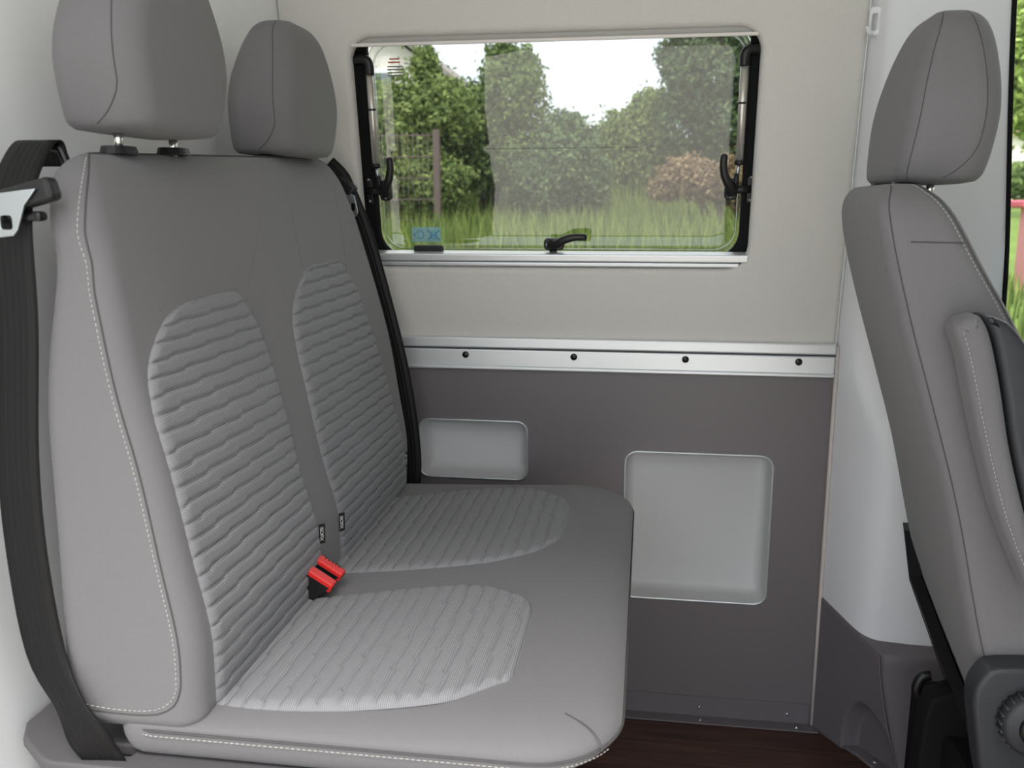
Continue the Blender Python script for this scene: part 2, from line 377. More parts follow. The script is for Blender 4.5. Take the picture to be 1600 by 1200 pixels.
# latches: body, lever, striker, screws
def latch(cu_, cv, side, horizontal=False):
    """side=+1: lever leans to +u; striker towards -u"""
    def q(a, b, off):
        if horizontal: return wp(cu_+b, cv-a*side, off)
        return wp(cu_+a*side, cv+b, off)
    body = plate('latch', [(p[0], p[1]) for p in rrect(-.013, .013, -.026, .018, .009, 5)], [], .016, .004, black_pl,
                 frame_mtx(wp(cu_, cv, .030), (1, 0, 0) if not horizontal else LU*-1, LU if not horizontal else (1, 0, 0)), win, smooth=False)
    pts = smooth_path([q(0, -.012, .020), q(.004, .004, .012), q(.014, .022, .008), q(.019, .045, .008), q(.018, .068, .010)], 5)
    rad = [.0105-.0035*i/(len(pts)-1) for i in range(len(pts))]; rad[-1] = .004
    tube('lever', pts, rad, black_pl, body, n=12)
    V, Fc = tube_data([q(0, -.006, .014), q(0, -.006, .020)], .012, 16); mobj('lever_boss', V, Fc, black_pl, body)
    tube('striker', [q(-.004, -.006, .028), q(-.045, -.006, .040)], .0085, black_pl, body, n=10)
    if not horizontal:
        plate('striker_plate', rrect(-.007, .007, -.032, .022, .004, 3), [], .006, .002, black_pl, frame_mtx(wp(cu_-side*.040, cv-.002, .040), (1, 0, 0), LU), body)
        for dv in (-.028, .018): tube('screw', [wp(cu_-side*.040, cv+dv, .0375), wp(cu_-side*.040, cv+dv, .0345)], .0028, steel, body, n=10)
    for (a, b) in ((0, -.019), (.0, .010)): tube('screw', [q(a, b, .023), q(a, b, .0195)], .0032, steel, body, n=10)
latch(-.566, .328, 1); latch(.166, .328, -1); latch(-.196, .208, -1, True)
# stickers on the pane
blue_ts = mat('blue_sticker', (150, 200, 220), .5)
b_ = blue_ts.node_tree.nodes['Principled BSDF']; b_.inputs['Alpha'].default_value = .45
MST = frame_mtx(wp(-.490, .222, .0605), (1, 0, 0), LU)
stk = plate('warning_sticker', rrect(-.033, .033, -.0165, .0165, .001, 2), [], .0006, 0, blue_ts, MST, win)
blue_line = mat('blue_print', (70, 150, 205), .5)
def sticker_line(pts, r=.0009):
    return tube('print_mark', [MST @ Vector((p[0], p[1], .0008)) for p in pts], r, blue_line, stk, n=5)
sticker_line([(.003, .010), (.031, -.011)]); sticker_line([(.003, -.011), (.031, .010)])
sticker_line([(.010, -.008), (.010, .006), (.024, .006), (.024, -.008), (.010, -.008)])
sticker_line([(-.028, .0), (-.018, .009), (-.018, -.009), (-.028, 0)]); sticker_line([(-.016, .008), (-.008, .008), (-.005, 0), (-.008, -.008), (-.016, -.008)])
grey_print = mat('grey_print', (120, 120, 118), .7); red_print = mat('red_print', (190, 80, 70), .7)
for i, (uu, vv, L, mm) in enumerate(((-.538, .592, .020, red_print), (-.538, .5855, .026, red_print), (-.536, .577, .034, grey_print), (-.536, .571, .036, grey_print), (-.536, .565, .035, grey_print), (-.538, .559, .030, grey_print))):
    plate('print_line', rrect(-L/2, L/2, -.0014, .0014, .0005, 1), [], .0004, 0, mm, frame_mtx(wp(uu, vv, .0605), (1, 0, 0), LU), win)

# ---- rail between the felt and the grey panel
rail = thing('seat_rail', 'silver aluminium rail along the side wall below the window, four black screws', 'rail', (-.1, DY, -.365))
X0, X1 = -.70, EX-.003
box('upper_profile', (X0, DY-.016, -.318), (X1, DY+.002, -.295), alu, rail, .003)
box('profile_groove', (X0, DY-.008, -.324), (X1, DY+.002, -.316), dark_pl, rail, 0)
lp_ = box('lower_profile', (X0, DY-.011, -.361), (X1, DY+.002, -.322), alu, rail, .003)
box('lower_bead', (X0, DY-.014, -.367), (X1, DY+.0, -.360), alu, rail, .002)
for x in (-.396, -.154, .087, .323):
    s = disc_y('screw', (x, DY-.0125, -.3345), .0075, .005, black_gl, rail, 18, .002)
    disc_y('screw_socket', (x, DY-.0152, -.3345), .003, .001, dark_pl, s, 6)

# ---- door pillar trim, white, and its dark foot
rows = []
zl = [(-.93, .470, 1.825, .71), (-.60, .474, 1.825, .71), (-.47, .470, 1.830, .70), (-.40, .448, 1.868, .70), (-.33, .430, 1.895, .70), (-.10, .427, 1.872, .678), (.33, .424, 1.800, .620), (.60, .420, 1.760, .59), (1.0, .418, 1.70, .555)]
zz = [a[0] for a in zl]
for z in np.linspace(-.93, 1.0, 60):
    xr = sip(z, zz, [a[1] for a in zl]); yr = sip(z, zz, [a[2] for a in zl]); xe = sip(z, zz, [a[3] for a in zl])
    yw = DY if z < -.3 else DY-LEAN*(z+.3)
    ring = [(EX+.004, yw, z)]
    for t in np.linspace(0, 1, 7):       # soft ridge
        a = Vector((EX+.004, yw, 0)).lerp(Vector((xr, yr, 0)), .72); b = Vector((xr, yr, 0)); c = Vector((xr+.03, yr-.004, 0))
        p = a*(1-t)**2+b*2*t*(1-t)+c*t*t; ring.append((p.x, p.y, z))
    ring += [(xe, yr-.012, z), (xe+.006, yr-.006, z), (xe+.006, yw+.04, z), (EX+.004, yw+.04, z)]
    # the foot of the trim is cut on a slant on its inner face
    rows.append(ring)
def footz(x, y): return max(-.93, -.93+(y-1.83)/(1.95-1.83)*.075)
rows[0] = [(p[0], p[1], footz(p[0], p[1])) for p in rows[0]]
pil = loft('trim_2', rows, white_pl); tag(pil, 'white plastic trim of the door pillar', kind='structure')
bm = bmesh.new(); bm.from_mesh(pil.data)
for e in bm.edges:
    if len(e.link_faces) == 2 and e.calc_face_angle(0) > R(40): e.smooth = False
bm.to_mesh(pil.data); bm.free()
# dark foot cover: left face with an arch shaped scoop, front face
ft = thing('trim_3', 'x', 'x', (.5, 1.85, FLOOR)); del ft['category']; ft['label'] = 'dark grey plastic foot cover of the door pillar'; ft['kind'] = 'structure'
A0, A1 = Vector((.404, 1.945, 0)), Vector((.492, 1.775, 0))     # left face runs from the wall towards the viewer
NS, NZ = 70, 80; V = []; Fc = []
ln = Vector((-(A0.y-A1.y), -(A1.x-A0.x), 0)).normalized()
for j in range(NZ+1):
    for i in range(NS+1):
        s = i/NS
        ztop = -.868-.045*min(1, s/1.0); tz = j/NZ
        zb = FLOOR+.001
        p = A0.lerp(A1, s); 
        p = p+Vector((.052, -.045, 0))*max(0, 1-tz)**1.4*s**1.5           # foot flares towards the viewer
        z = zb+(ztop-zb)*tz
        # arch scoop near the ridge
        e = ((s-.74)/.34)**2+((tz-.0)/.50)**2
        d = .034*max(0, min(1, (1-e)*3.5))**.8
        p = p-ln*d*min(1, (1.0-s)*14)
        V.append((p.x, p.y, z))
for j in range(NZ):
    for i in range(NS): a = j*(NS+1)+i; Fc.append((a, a+1, a+NS+2, a+NS+1))
cf = mobj('side_face', V, Fc, cover_m, ft)
sol = cf.modifiers.new('s', 'SOLIDIFY'); sol.thickness = .003; sol.offset = 0
rings = []
for tz in np.linspace(0, 1, 16):
    z = FLOOR+.001+(-.913-FLOOR)*tz; fl_ = max(0, 1-tz)**1.4
    x0, y0 = A1.x+.052*fl_, A1.y-.045*fl_
    cx = .012
    rings.append([(x0-.001, y0+.012, z), (x0+.002, y0+.003, z), (x0+cx, y0-.002, z), (x0+.05, y0-.004, z), (.80, y0-.002, z), (.80, 1.93, z), (x0-.001, 1.93, z) if False else (x0+.02, 1.93, z)])
rt = []
for p in rings[-1]: rt.append((p[0]+(.006 if p[0] < .6 else 0), p[1]+(.008 if p[1] < 1.9 else 0), -.905))
rings.append(rt)
loft('front_face', rings, cover_m, ft)
V = [(.404, 1.945, -.866), (.492, 1.778, -.911), (.80, 1.778, -.905), (.80, 1.95, -.88), (.42, 1.95, -.866)]
mobj('ledge', V+[(p[0], p[1], p[2]-.004) for p in V], [(0, 1, 2, 3, 4), (9, 8, 7, 6, 5)]+[(i, (i+1) % 5, 5+(i+1) % 5, 5+i) for i in range(5)], cover_m, ft, smooth=False)
bm = bmesh.new(); bmesh.ops.create_uvsphere(bm, u_segments=14, v_segments=8, radius=.006); bmesh.ops.scale(bm, verts=bm.verts, vec=(1, 1, .5))
bmesh.ops.translate(bm, verts=bm.verts, vec=(.510, 1.812, FLOOR+.0095)); bobj('foot_bolt', bm, steel, ft, True)
plate('foot_plate', [(.452, 1.868), (.476, 1.84), (.545, 1.715), (.60, 1.72), (.60, 1.90), (.47, 1.90)], [], .008, .002, cover_m, Matrix.Translation((0, 0, FLOOR+.0045)), ft)
# coat hook at the top of the wall
hk = thing('coat_hook', 'small white plastic hook at the top of the pillar trim', 'hook', (.394, 1.845, .30))
plate('hook_loop', rrect(-.008, .012, -.026, .024, .006, 4), [rrect(-.003, .006, -.017, .012, .003, 4)], .010, .003, white_pl, frame_mtx((.402, 1.838, .326), (1, 0, 0), LU), hk)
tube('hook_tip', smooth_path([(.400, 1.834, .303), (.392, 1.826, .304), (.389, 1.823, .314)], 4), .0035, white_pl, hk)
# driver's door: black seal and glass
dr = thing('door_1', 'x', 'x', (.9, 1.9, -.3)); del dr['category']; dr['label'] = 'cab door with black seal and glass'; dr['kind'] = 'structure'
sealp = [(.712, 1.83, -.60), (.706, 1.893, -.33), (.687, 1.868, -.1), (.630, 1.797, .33), (.566, 1.697, .98)]
tube('door_seal', smooth_path([(p[0]-.005, p[1]-.012, p[2]) for p in sealp], 6), .0045, black_rub, dr)
mobj('door_glass', [(.71, 1.92, -.6), (2.0, 1.92, -.6), (2.0, 1.74, .9), (.56, 1.74, .9)], [(0, 1, 2, 3)], clear_glass, dr, smooth=False)
box('door_card', (.80, 1.88, FLOOR), (2.0, 1.96, -.60), dark_pl, dr, .01)

# ================================================================== THE BENCH
bench = thing('bench_seat', 'grey fabric double bench seat with two headrests in front of the white partition', 'bench seat', (-.4, 1.3, FLOOR))
YN, YF = .858, 1.782
BZ = [-.68, -.555, -.486, -.40, -.26, -.08, .03, .09]; BX = [-.496, -.489, -.487, -.499, -.521, -.568, -.602, -.628]
RZ = [-.66, -.57, -.34, -.05, .03, .09]; RX = [-.655, -.66, -.652, -.648, -.655, -.665]
def bfr(z): return sip(z, BZ, BX)
def brr(z): return sip(z, RZ, RX)
CR = .026
def corner_drop(y):
    d = min(y-YN, YF-y)
    return 0 if d >= CR else CR-math.sqrt(max(0, CR*CR-(CR-d)**2))
rings = []
ZT = .088
def bring(z, ins, shr):
    """section at height z, inset ins on all sides, shoulders drawn in by shr"""
    f_, b = bfr(min(z, .06))-ins-(.25*(z-.06) if z > .06 else 0), brr(z)+ins*.7
    r = min(CR, (f_-b)/2-.002); r = max(r, .004)
    k = min(1, max(0, (z+.03)/.10)); d_ = f_-b
    rfr = max(.003, min(r+.030*k, d_*.62)); rre = max(.002, min(r*(1-.5*k), d_-rfr-.003))
    return [(p[0], p[1], z) for p in rrect(b, f_, YN+shr, YF-shr, (rfr, rre, rre, rfr), 8)]
for z in np.linspace(-.598, -.58, 5):
    t = (z+.598)/.018; ins = .012*(1-math.sin(t*math.pi/2)); rings.append(bring(z, ins, ins))
for z in np.linspace(-.575, -.0, 42): rings.append(bring(z, 0, 0))
for t in np.linspace(.06, 1, 14):
    a = t*math.pi/2; z = .0+(ZT)*math.sin(a); shr = .098*(1-math.cos(a))
    ins = .030*(1-math.cos(max(0, (t-.35)/.65)*math.pi/2)); rings.append(bring(z, ins, shr))
def warp(p):
    """the near shoulder sits a little lower and further forward"""
    x, y, z = p; k = 1-min(1, max(0, (y-YN)/(YF-YN))); q = min(1, max(0, (z+.24)/.27)); q = q*q*(3-2*q)
    return (x+.034*k*q, y, z-.036*k*q)
rings = [[warp(p) for p in r_] for r_ in rings]
br = loft('backrest', rings, fabric, bench); BR = rings
def ribs(ph, y, L=.075, A=.30):
    row = np.floor(ph)
    return ph
def rib_height(s, y, pitch, L=.082, A=.17, shift=.31):
    """quilted ribs across the panel; the grooves run in short steps"""
    k = np.round(s/pitch); fr_ = ((y/L+k*shift) % 1.0)
    st = (fr_-.5)*A; st = np.where(fr_ > .93, (.5-(fr_-.93)/.07)*A, (fr_/.93-.5)*A)
    ph = s/pitch+st
    g = np.abs(np.sin(np.pi*ph))
    return 1-(1-g)**3
def ribbed_panel(name, rows_s, ylo, yhi, surf, pitch, amp, parent, ncol=130):
    """rows_s: arc coordinate list; ylo/yhi: functions; surf(s,y,off)->xyz"""
    nr = len(rows_s); V = np.zeros((nr, ncol, 3)); uv = np.zeros((nr, ncol, 2))
    for i, s in enumerate(rows_s):
        a, b = ylo(s), yhi(s)
        t = np.linspace(0, 1, ncol); t = .5-.5*np.cos(np.pi*t)*.35-(.5-t)*.65 if False else t
        y = a+(b-a)*t
        h = rib_height(np.full(ncol, s), y, pitch)*amp
        e = np.minimum(t*(b-a), (1-t)*(b-a))/.006; e2 = min((s-rows_s[0])/.006, 1) if True else 1; e3 = min((rows_s[-1]-s)/.006, 1)
        k = np.clip(np.minimum(e, 1)*max(0, min(e2, e3)), 0, 1)
        k = np.sin(k*np.pi/2)
        off = -.0030+k*.0036+h*np.clip(e/2.2, 0, 1)**.7*min(1, max(0, min(e2, e3)))
        for j in range(ncol): V[i, j] = surf(s, y[j], off[j])
        uv[i, :, 0] = s*10; uv[i, :, 1] = y*10
    Fc = []
    for i in range(nr-1):
        for j in range(ncol-1): a = i*ncol+j; Fc.append((a, a+1, a+ncol+1, a+ncol))
    o = mobj(name, V.reshape(-1, 3), Fc, ribbed, parent, uv=uv.reshape(-1, 2))
    bm = bmesh.new(); bm.from_mesh(o.data); bmesh.ops.recalc_face_normals(bm, faces=bm.faces); bm.to_mesh(o.data); bm.free()
    return o
def bsurf(s, y, off):
    z = s; dx = (bfr(z+.002)-bfr(z-.002))/.004; n = Vector((1, 0, -dx)).normalized()
    return warp((bfr(z)-corner_drop(y)+n.x*off, y, z+n.z*off))
zrow = list(np.arange(-.585, -.0985, .0021))
NZp = [-.60, -.50, -.38, -.28, -.22, -.166, -.118, -.104, -.098]
ribbed_panel('back_panel', zrow, lambda s: sip(s, NZp, [.900, .894, .886, .881, .881, .896, .945, .985, 1.03]), lambda s: sip(s, NZp, [1.252, 1.240, 1.215, 1.203, 1.200, 1.188, 1.158, 1.140, 1.12]), bsurf, .0208, .0052, br)
zrow2 = list(np.arange(-.585, -.0925, .0021))
NZq = [-.60, -.512, -.40, -.30, -.22, -.166, -.123, -.100, -.092]
ribbed_panel('back_panel', zrow2, lambda s: sip(s, NZq, [1.345, 1.330, 1.302, 1.291, 1.295, 1.313, 1.362, 1.410, 1.45]), lambda s: sip(s, NZq, [1.748, 1.738, 1.705, 1.675, 1.652, 1.640, 1.612, 1.585, 1.56]), bsurf, .0208, .0052, br)
# seam round the side panel and over the top, following the edge of the cover
def on_edge(k, o, dk=0):
    out = []
    for r_ in BR[2:-2]:
        q = min(1, max(0, (r_[28][2]+.09)/.12)); f = k+dk*q; i = int(math.floor(f)); out.append(Vector(r_[i]).lerp(Vector(r_[i+1]), f-i)+Vector(o))
    return out
nearp = on_edge(28, (.0002, -.0003, 0), 4)[6:]; farp = on_edge(7, (.0002, .0003, 0), -4); tr_ = BR[-3]
topp = [Vector(tr_[33]).lerp(Vector(tr_[2]), t)+Vector((.0003, 0, .0003)) for t in np.linspace(.02, .98, 16)]
foot = [Vector(q) for q in ((-.652, YN-.0002, -.566), (-.62, YN-.0002, -.574), (-.575, YN-.0002, -.576), (-.540, YN-.0002, -.573), (-.519, YN-.0002, -.561), (-.511, YN-.0002, -.545))]
tube('seam_piping', smooth_path(foot+nearp+topp+farp[::-1], 2), .0010, seam_m, br, n=6)
stitches('stitching', smooth_path([p+Vector((-.003 if i > 2 else 0, -.0006, .005)) for i, p in enumerate(foot)]+on_edge(27.05, (-.0003, -.0004, 0), 4)[6:-1], 2), .0012, stitch_m, br)
# faint upright seams above the panels
for (ya, yb, zb) in ((.90, .945, -.105), (1.33, 1.185, -.10), (1.43, 1.40, -.098), (1.690, 1.615, -.12)):
    tube('cover_seam', [warp((bfr(z)-.0001, ya+(yb-ya)*t, z)) for t, z in zip(np.linspace(0, 1, 12), np.linspace(.035, zb, 12))], .0005, fabric, br, n=5)
# lettered tags sewn into the panel edges
def sewn_tag(p, hgt, wdt, lean=0):
    m = Matrix.Translation(Vector(p)) @ Matrix.Rotation(R(lean), 4, 'X')
    mt = m @ frame_mtx((0, 0, 0), (.35, .94, 0), (-.05, 0, 1))
    # readable face looks towards +x and the viewer
    mt = m @ frame_mtx((0, 0, 0), (.75, .66, 0), (.12, 0, 1))
    t = plate('sewn_tag', rrect(-wdt/2, wdt/2, -hgt/2, hgt/2, .0006, 2), [], .0012, 0, tag_m, mt, br)
    tm = mt @ Matrix.Translation((-.0012, 0, .0010)) @ Matrix.Rotation(R(-90), 4, 'Z')
    text_mesh('tag_lettering', 'ISOFIX', hgt*.24, txt_m, tm, t)
sewn_tag((-.482, 1.243, -.498), .032, .0095); sewn_tag((-.482, 1.333, -.512), .032, .0095, 2)
sewn_tag((-.500, .884, -.492), .030, .0095, -4); sewn_tag((-.486, 1.744, -.525), .032, .0085)

# ---- seat cushion
SX0, SX1 = -.600, -.014
def stop(x, y):
    """height of the cushion top"""
    z = -.563-.022*min(1, max(0, (-.22-x)/.28))**1.3
    return z
PZ = -.596      # piping level
def sring(ins, z, rf=.105, fins=0, flat=None):
    pts = rrect(SX0+ins*.4, SX1-ins-fins, YN+.002+ins, YF-ins, (max(rf-ins*.5, .02), .03, .03, max(rf-ins*.5, .02)), 12)
    return [(p[0], p[1], z if flat is None else flat(p[0], p[1])) for p in pts]
rings = [sring(.03, -.6365, fins=.050), sring(.012, -.633, fins=.038), sring(.006, -.626, fins=.026), sring(.0015, -.612, fins=.010), sring(0, PZ-.004), sring(.0005, PZ), sring(.0005, PZ+.003)]
for a in np.linspace(8, 90, 9):
    q = R(a); ins = .062*(1-math.cos(q)); k = math.sin(q)
    rings.append(sring(ins, 0, flat=lambda x, y, k=k: PZ+.003+(stop(x, y)-PZ-.003)*k))
for ins in (.09, .13, .18, .24, .29): rings.append(sring(ins, 0, flat=stop))
sc_ = loft('seat_cushion', rings, fabric, bench)
def edge_drop(x, y):
    d = min(y-YN-.002, YF-y, SX1-x)
    if d >= .062: return 0
    c = 1-max(d, 0)/.062; return (stop(x, y)-PZ-.003)*(1-math.sqrt(max(0, 1-c*c)))
def ssurf(s, y, off):
    x = -s; return (x, y, stop(x, y)-edge_drop(x, y)+off)
xr = list(np.arange(.144, .535, .0022))
NX = [.143, .149, .163, .20, .225, .284, .41, .50, .54]
ribbed_panel('seat_panel', xr, lambda s: sip(s, NX, [1.00, .972, .958, .930, .915, .902, .892, .898, .905]), lambda s: sip(s, NX, [1.13, 1.172, 1.203, 1.224, 1.234, 1.233, 1.208, 1.192, 1.19]), ssurf, .0228, .0052, sc_)
xr = list(np.arange(.129, .535, .0022))
NX2 = [.128, .134, .150, .17, .21, .24, .30, .38, .48, .54]
ribbed_panel('seat_panel', xr, lambda s: sip(s, NX2, [1.46, 1.435, 1.405, 1.373, 1.340, 1.320, 1.302, 1.292, 1.286, 1.284]), lambda s: sip(s, NX2, [1.59, 1.620, 1.652, 1.672, 1.698, 1.703, 1.702, 1.690, 1.668, 1.66]), ssurf, .0228, .0052, sc_)
pp = [Vector(p) for p in rrect(SX0+.02, SX1+.001, YN+.001, YF+.001, (.105, .03, .03, .105), 12)]
pp = [(p[0], p[1], PZ) for p in [(q.x, q.y) for q in pp]]
tube('seam_piping', pp, .0013, seam_m, sc_, n=6, closed=True)
near = [p for p in pp if p[1] < YN+.06 and p[0] > SX0+.03]; near.sort(key=lambda p: p[0])
near = [(SX0+.05, YN+.001, PZ)]+near
stitches('stitching', [(p[0], p[1]-.0012, p[2]-.0055) for p in near], .0011, stitch_m, sc_)
# corner dart on the near front corner
tube('cover_seam', smooth_path([(-.078, .915, stop(-.078, .915)-.0025), (-.055, .905, -.5715), (-.040, .895, -.580), (-.034, .889, -.592)], 5), .0007, seam_m, sc_, n=5)

# ---- headrests
HH = [0, .005, .013, .035, .075, .11, .15, .18, .197, .207, .212]
HW = [.100, .106, .110, .118, .127, .122, .106, .090, .073, .050, .018]
HF = [.038, .043, .046, .049, .051, .050, .046, .040, .032, .022, .008]
HR = [-.055, -.059, -.060, -.059, -.056, -.052, -.044, -.035, -.027, -.018, -.006]
def headrest(parent, base, front=1, sx=1.0, sy=1.0, sz=1.0, posts=True, lean=0.0, rear=False):
    bx_, by_, bz_ = base; rings = []
    def sec(h):
        w_ = sip(h, HH, HW)*sy; f_ = sip(h, HH, HF)*sx; r_ = sip(h, HH, HR)*sx; return w_, f_, r_
    n = 10
    hs = list(np.linspace(0, .02, 6))+list(np.linspace(.026, .19, 22))+list(np.linspace(.193, .212, 9))
    for h in hs:
        w_, f_, r_ = sec(h); d = (f_-r_); rad = min(.034*sx, d*.45, w_*.5)
        ring = []
        for p in rrect(r_, f_, -w_, w_, (rad, rad*.9, rad*.9, rad), n):
            b = .008*sx*(1-(p[1]/w_)**2)*(p[0]-r_)/d
            ring.append((bx_+front*(p[0]+b+lean*h), by_+front*p[1], bz_+h*sz))
        rings.append(ring)
    # softly pulled-in underside
    w_, f_, r_ = sec(0)
    under = [(bx_+(p[0]-bx_)*.7, by_+(p[1]-by_)*.7, bz_-.003) for p in rings[0]]
    hr = loft('headrest', [under]+rings, fabric, parent)
    for sgn in (-1, 1):
        pts = []
        for h in np.linspace(.004, .205, 26):
            w_, f_, r_ = sec(h); d = f_-r_; rad = min(.034*sx, d*.45, w_*.5)
            # sits where the front rounding meets the side
            a = R(38); k = .0 if h > .05 else ((.05-h)/.05)**2*.034
            x = f_-rad+rad*math.sin(a)*.55-k; x = min(x, f_-rad*.35)
            yy = w_-rad+rad*math.cos(math.asin(min(1, max(-1, (x-(f_-rad))/rad)))) if x > f_-rad else w_
            b = .008*sx*(1-(yy/w_)**2)
            pts.append((bx_+front*(x+b+lean*h), by_+sgn*(yy+.0002), bz_+h*sz))
        tube('headrest_seam', smooth_path(pts, 2), .0007, seam_m, hr, n=5)
        if rear:
            pts = []
            for h in np.linspace(.003, .206, 26):
                w_, f_, r_ = sec(h); d = f_-r_; rad = min(.034*sx, d*.45, w_*.5)*.9; a = R(40)
                pts.append((bx_+front*(r_+rad-rad*math.sin(a)+lean*h), by_+sgn*(w_-rad+rad*math.cos(a)+.0002), bz_+h*sz))
            tube('headrest_seam', smooth_path(pts, 2), .0007, seam_m, hr, n=5)
    if posts:
        for yy in (-.062, .062):
            tube('headrest_post', [(bx_-front*.012, by_+yy, bz_-.036), (bx_-front*.008, by_+yy, bz_+.012)], .0055, chrome, hr, n=12)
    return hr
def collar(parent, x, y, z):
    bm = bmesh.new(); bmesh.ops.create_cone(bm, cap_ends=True, segments=24, radius1=.024, radius2=.021, depth=.009)
    bmesh.ops.scale(bm, verts=bm.verts, vec=(.8, 1.15, 1)); bmesh.ops.translate(bm, verts=bm.verts, vec=(x, y, z)); return bobj('post_collar', bm, black_pl, parent)
headrest(bench, (-.604, 1.063, .083), sy=.97, sz=1.05); headrest(bench, (-.636, 1.568, .082), sx=1.05, sy=1.04, sz=1.05)
for yy in (1.063-.062, 1.063+.062): collar(br, -.614, yy, .0625+(yy-1.063)*.04)
for yy in (1.568-.062, 1.568+.062): collar(br, -.646, yy, .083)

# ---- seat box below the cushion
sbx = thing('seat_pedestal', 'grey moulded seat box under the bench beside the white partition', 'seat base', (-.45, 1.3, FLOOR))
plate('top_plate', [(-.755, .915), (-.738, .886), (-.690, .850), (-.672, .843), (-.16, .843), (-.16, 1.80), (-.755, 1.80)], [rrect(-.640, -.585, .868, .888, .006, 4)], .016, .004, base_m, Matrix.Translation((0, 0, -.645)), sbx)
plate('box_wall', [(-.745, .925), (-.73, .90), (-.688, .868), (-.66, .862), (-.20, .875), (-.20, 1.78), (-.745, 1.78)], [], FLOOR*-1-.655, .002, base_m, Matrix.Translation((0, 0, (FLOOR-.653)/2)), sbx)

# ---- seat belts
def belt(name, label, pts, wid, width, group='bench seat belts'):
    t = thing(name, label, 'seat belt', pts[-1], group)
    ribbon('strap', smooth_path(pts, 5), [tuple(v) for v in smooth_path(wid, 5)], width, .0016, webbing, t); return t
n1 = [(-.664, .942, .040), (-.664, .935, .0655), (-.664, .915, .060), (-.657, .874, .022), (-.648, .847, -.022), (-.655, .849, -.124), (-.672, .850, -.268), (-.675, .850, -.382), (-.666, .850, -.50), (-.640, .846, -.562), (-.620, .846, -.605), (-.607, .862, -.652)]
w1 = [(1, .0, 0)]*3+[(1, 0, 0)]*5+[(1, 0, .1), (1, -.25, .5), (1, .1, .25), (1, 0, .1)]
sbelt = belt('seat_belt', 'black seat belt hanging down the near side of the bench, silver tongue at shoulder height', n1, w1, .050)
lo = smooth_path([(-.690, .930, .028), (-.690, .930, .050), (-.682, .930, .059), (-.645, .930, .059), (-.637, .930, .050), (-.632, .930, .030), (-.640, .930, .022), (-.682, .930, .020)], 5, True)
tube('belt_guide', lo, .0052, black_gl, sbelt, n=10, closed=True)
tg = box('tongue_housing', (-.690, .836, -.006), (-.612, .856, .018), black_pl, sbelt, .006, 3, Matrix.Translation((-.624, .840, .005)) @ Matrix.Rotation(R(-14), 4, 'Y') @ Matrix.Translation((.65, -.846, -.005)))
box('tongue_foot', (-.664, .832, -.018), (-.602, .846, -.008), black_gl, tg, .004, 2)
pl_out = [(a+.026, b) for a, b in ((-.685, .008), (-.626, .014), (-.640, -.002), (-.650, -.026), (-.655, -.032), (-.672, -.034), (-.678, -.030), (-.670, -.006), (-.682, .000))]
plate('tongue_plate', pl_out, [rrect(-.642, -.629, -.026, -.012, .003, 3)], .003, .0006, steel, Matrix(((1, 0, 0, 0), (0, 0, -1, .827), (0, 1, 0, 0), (0, 0, 0, 1))), tg)
f1 = [(-.655, 1.800, .070), (-.640, 1.815, .052), (-.628, 1.822, .030), (-.602, 1.828, -.040), (-.574, 1.828, -.135), (-.526, 1.828, -.34), (-.503, 1.828, -.51), (-.505, 1.828, -.605), (-.520, 1.828, -.66)]
w2 = [(1, .5, .3), (1, .3, .3), (1, 0, .3), (1, 0, .3), (1, 0, .3), (1, 0, .15), (1, 0, 0), (1, 0, 0), (1, 0, 0)]
fbelt = belt('seat_belt', 'black seat belt between the far side of the bench and the side wall', f1, w2, .053)
tg = box('tongue_housing', (-.640, 1.803, .020), (-.594, 1.824, .046), black_pl, fbelt, .006, 3, Matrix.Translation((-.617, 1.81, .033)) @ Matrix.Rotation(R(38), 4, 'Y') @ Matrix.Translation((.617, -1.81, -.033)))
plate('tongue_plate', [(-.611, .022), (-.596, .012), (-.590, -.020), (-.594, -.029), (-.604, -.029), (-.609, -.020), (-.618, .010)], [rrect(-.605, -.596, -.018, -.002, .003, 3)], .003, .0006, steel, Matrix(((1, 0, 0, 0), (0, 0, -1, 1.806), (0, 1, 0, 0), (0, 0, 0, 1))), tg)
# buckles in the middle
ax = Vector((.52, 0, .85)).normalized(); wx = Vector((.85, 0, -.52)).normalized()
def buckle(c, label, ridge):
    t = thing('belt_buckle', label, 'buckle', tuple(Vector(c)-ax*.075), 'bench belt buckles')
    M = Matrix(((wx.x, 0, ax.x, c[0]), (0, 1, 0, c[1]), (wx.z, 0, ax.z, c[2]), (0, 0, 0, 1)))   # local x = width, y = thickness, z = long axis
    bm = bmesh.new(); bmesh.ops.create_cube(bm, size=1)
    for v in bm.verts: v.co = Vector((v.co.x*.054-(0 if v.co.z > 0 else .034), v.co.y*.027, (v.co.z-.5)*.085))
    bmesh.ops.bevel(bm, geom=list(bm.edges), offset=.004, segments=3, affect='EDGES'); bmesh.ops.transform(bm, matrix=M, verts=bm.verts); bobj('buckle_body', bm, black_pl, t)
    rb = box('release_button', (-.0245, -.013, -.012), (.0245, .0055, .0035), red_pl, t, .003, 3, M)
    box('tongue_slot', (-.020, .0075, -.004), (.020, .0105, .0006), black_gl, t, .0005, 1, M)
    if ridge:
        for i in range(5): box('button_ridge', (-.013+i*.006, .000, .0030), (-.0105+i*.006, .0065, .0044), black_pl, rb, 0, 1, M)
buckle((-.468, 1.196, -.545), 'red buttoned belt buckle nearer the viewer, between the two seat panels', False)
buckle((-.466, 1.232, -.543), 'red buttoned belt buckle with ribbed edge, behind the other buckle', True)

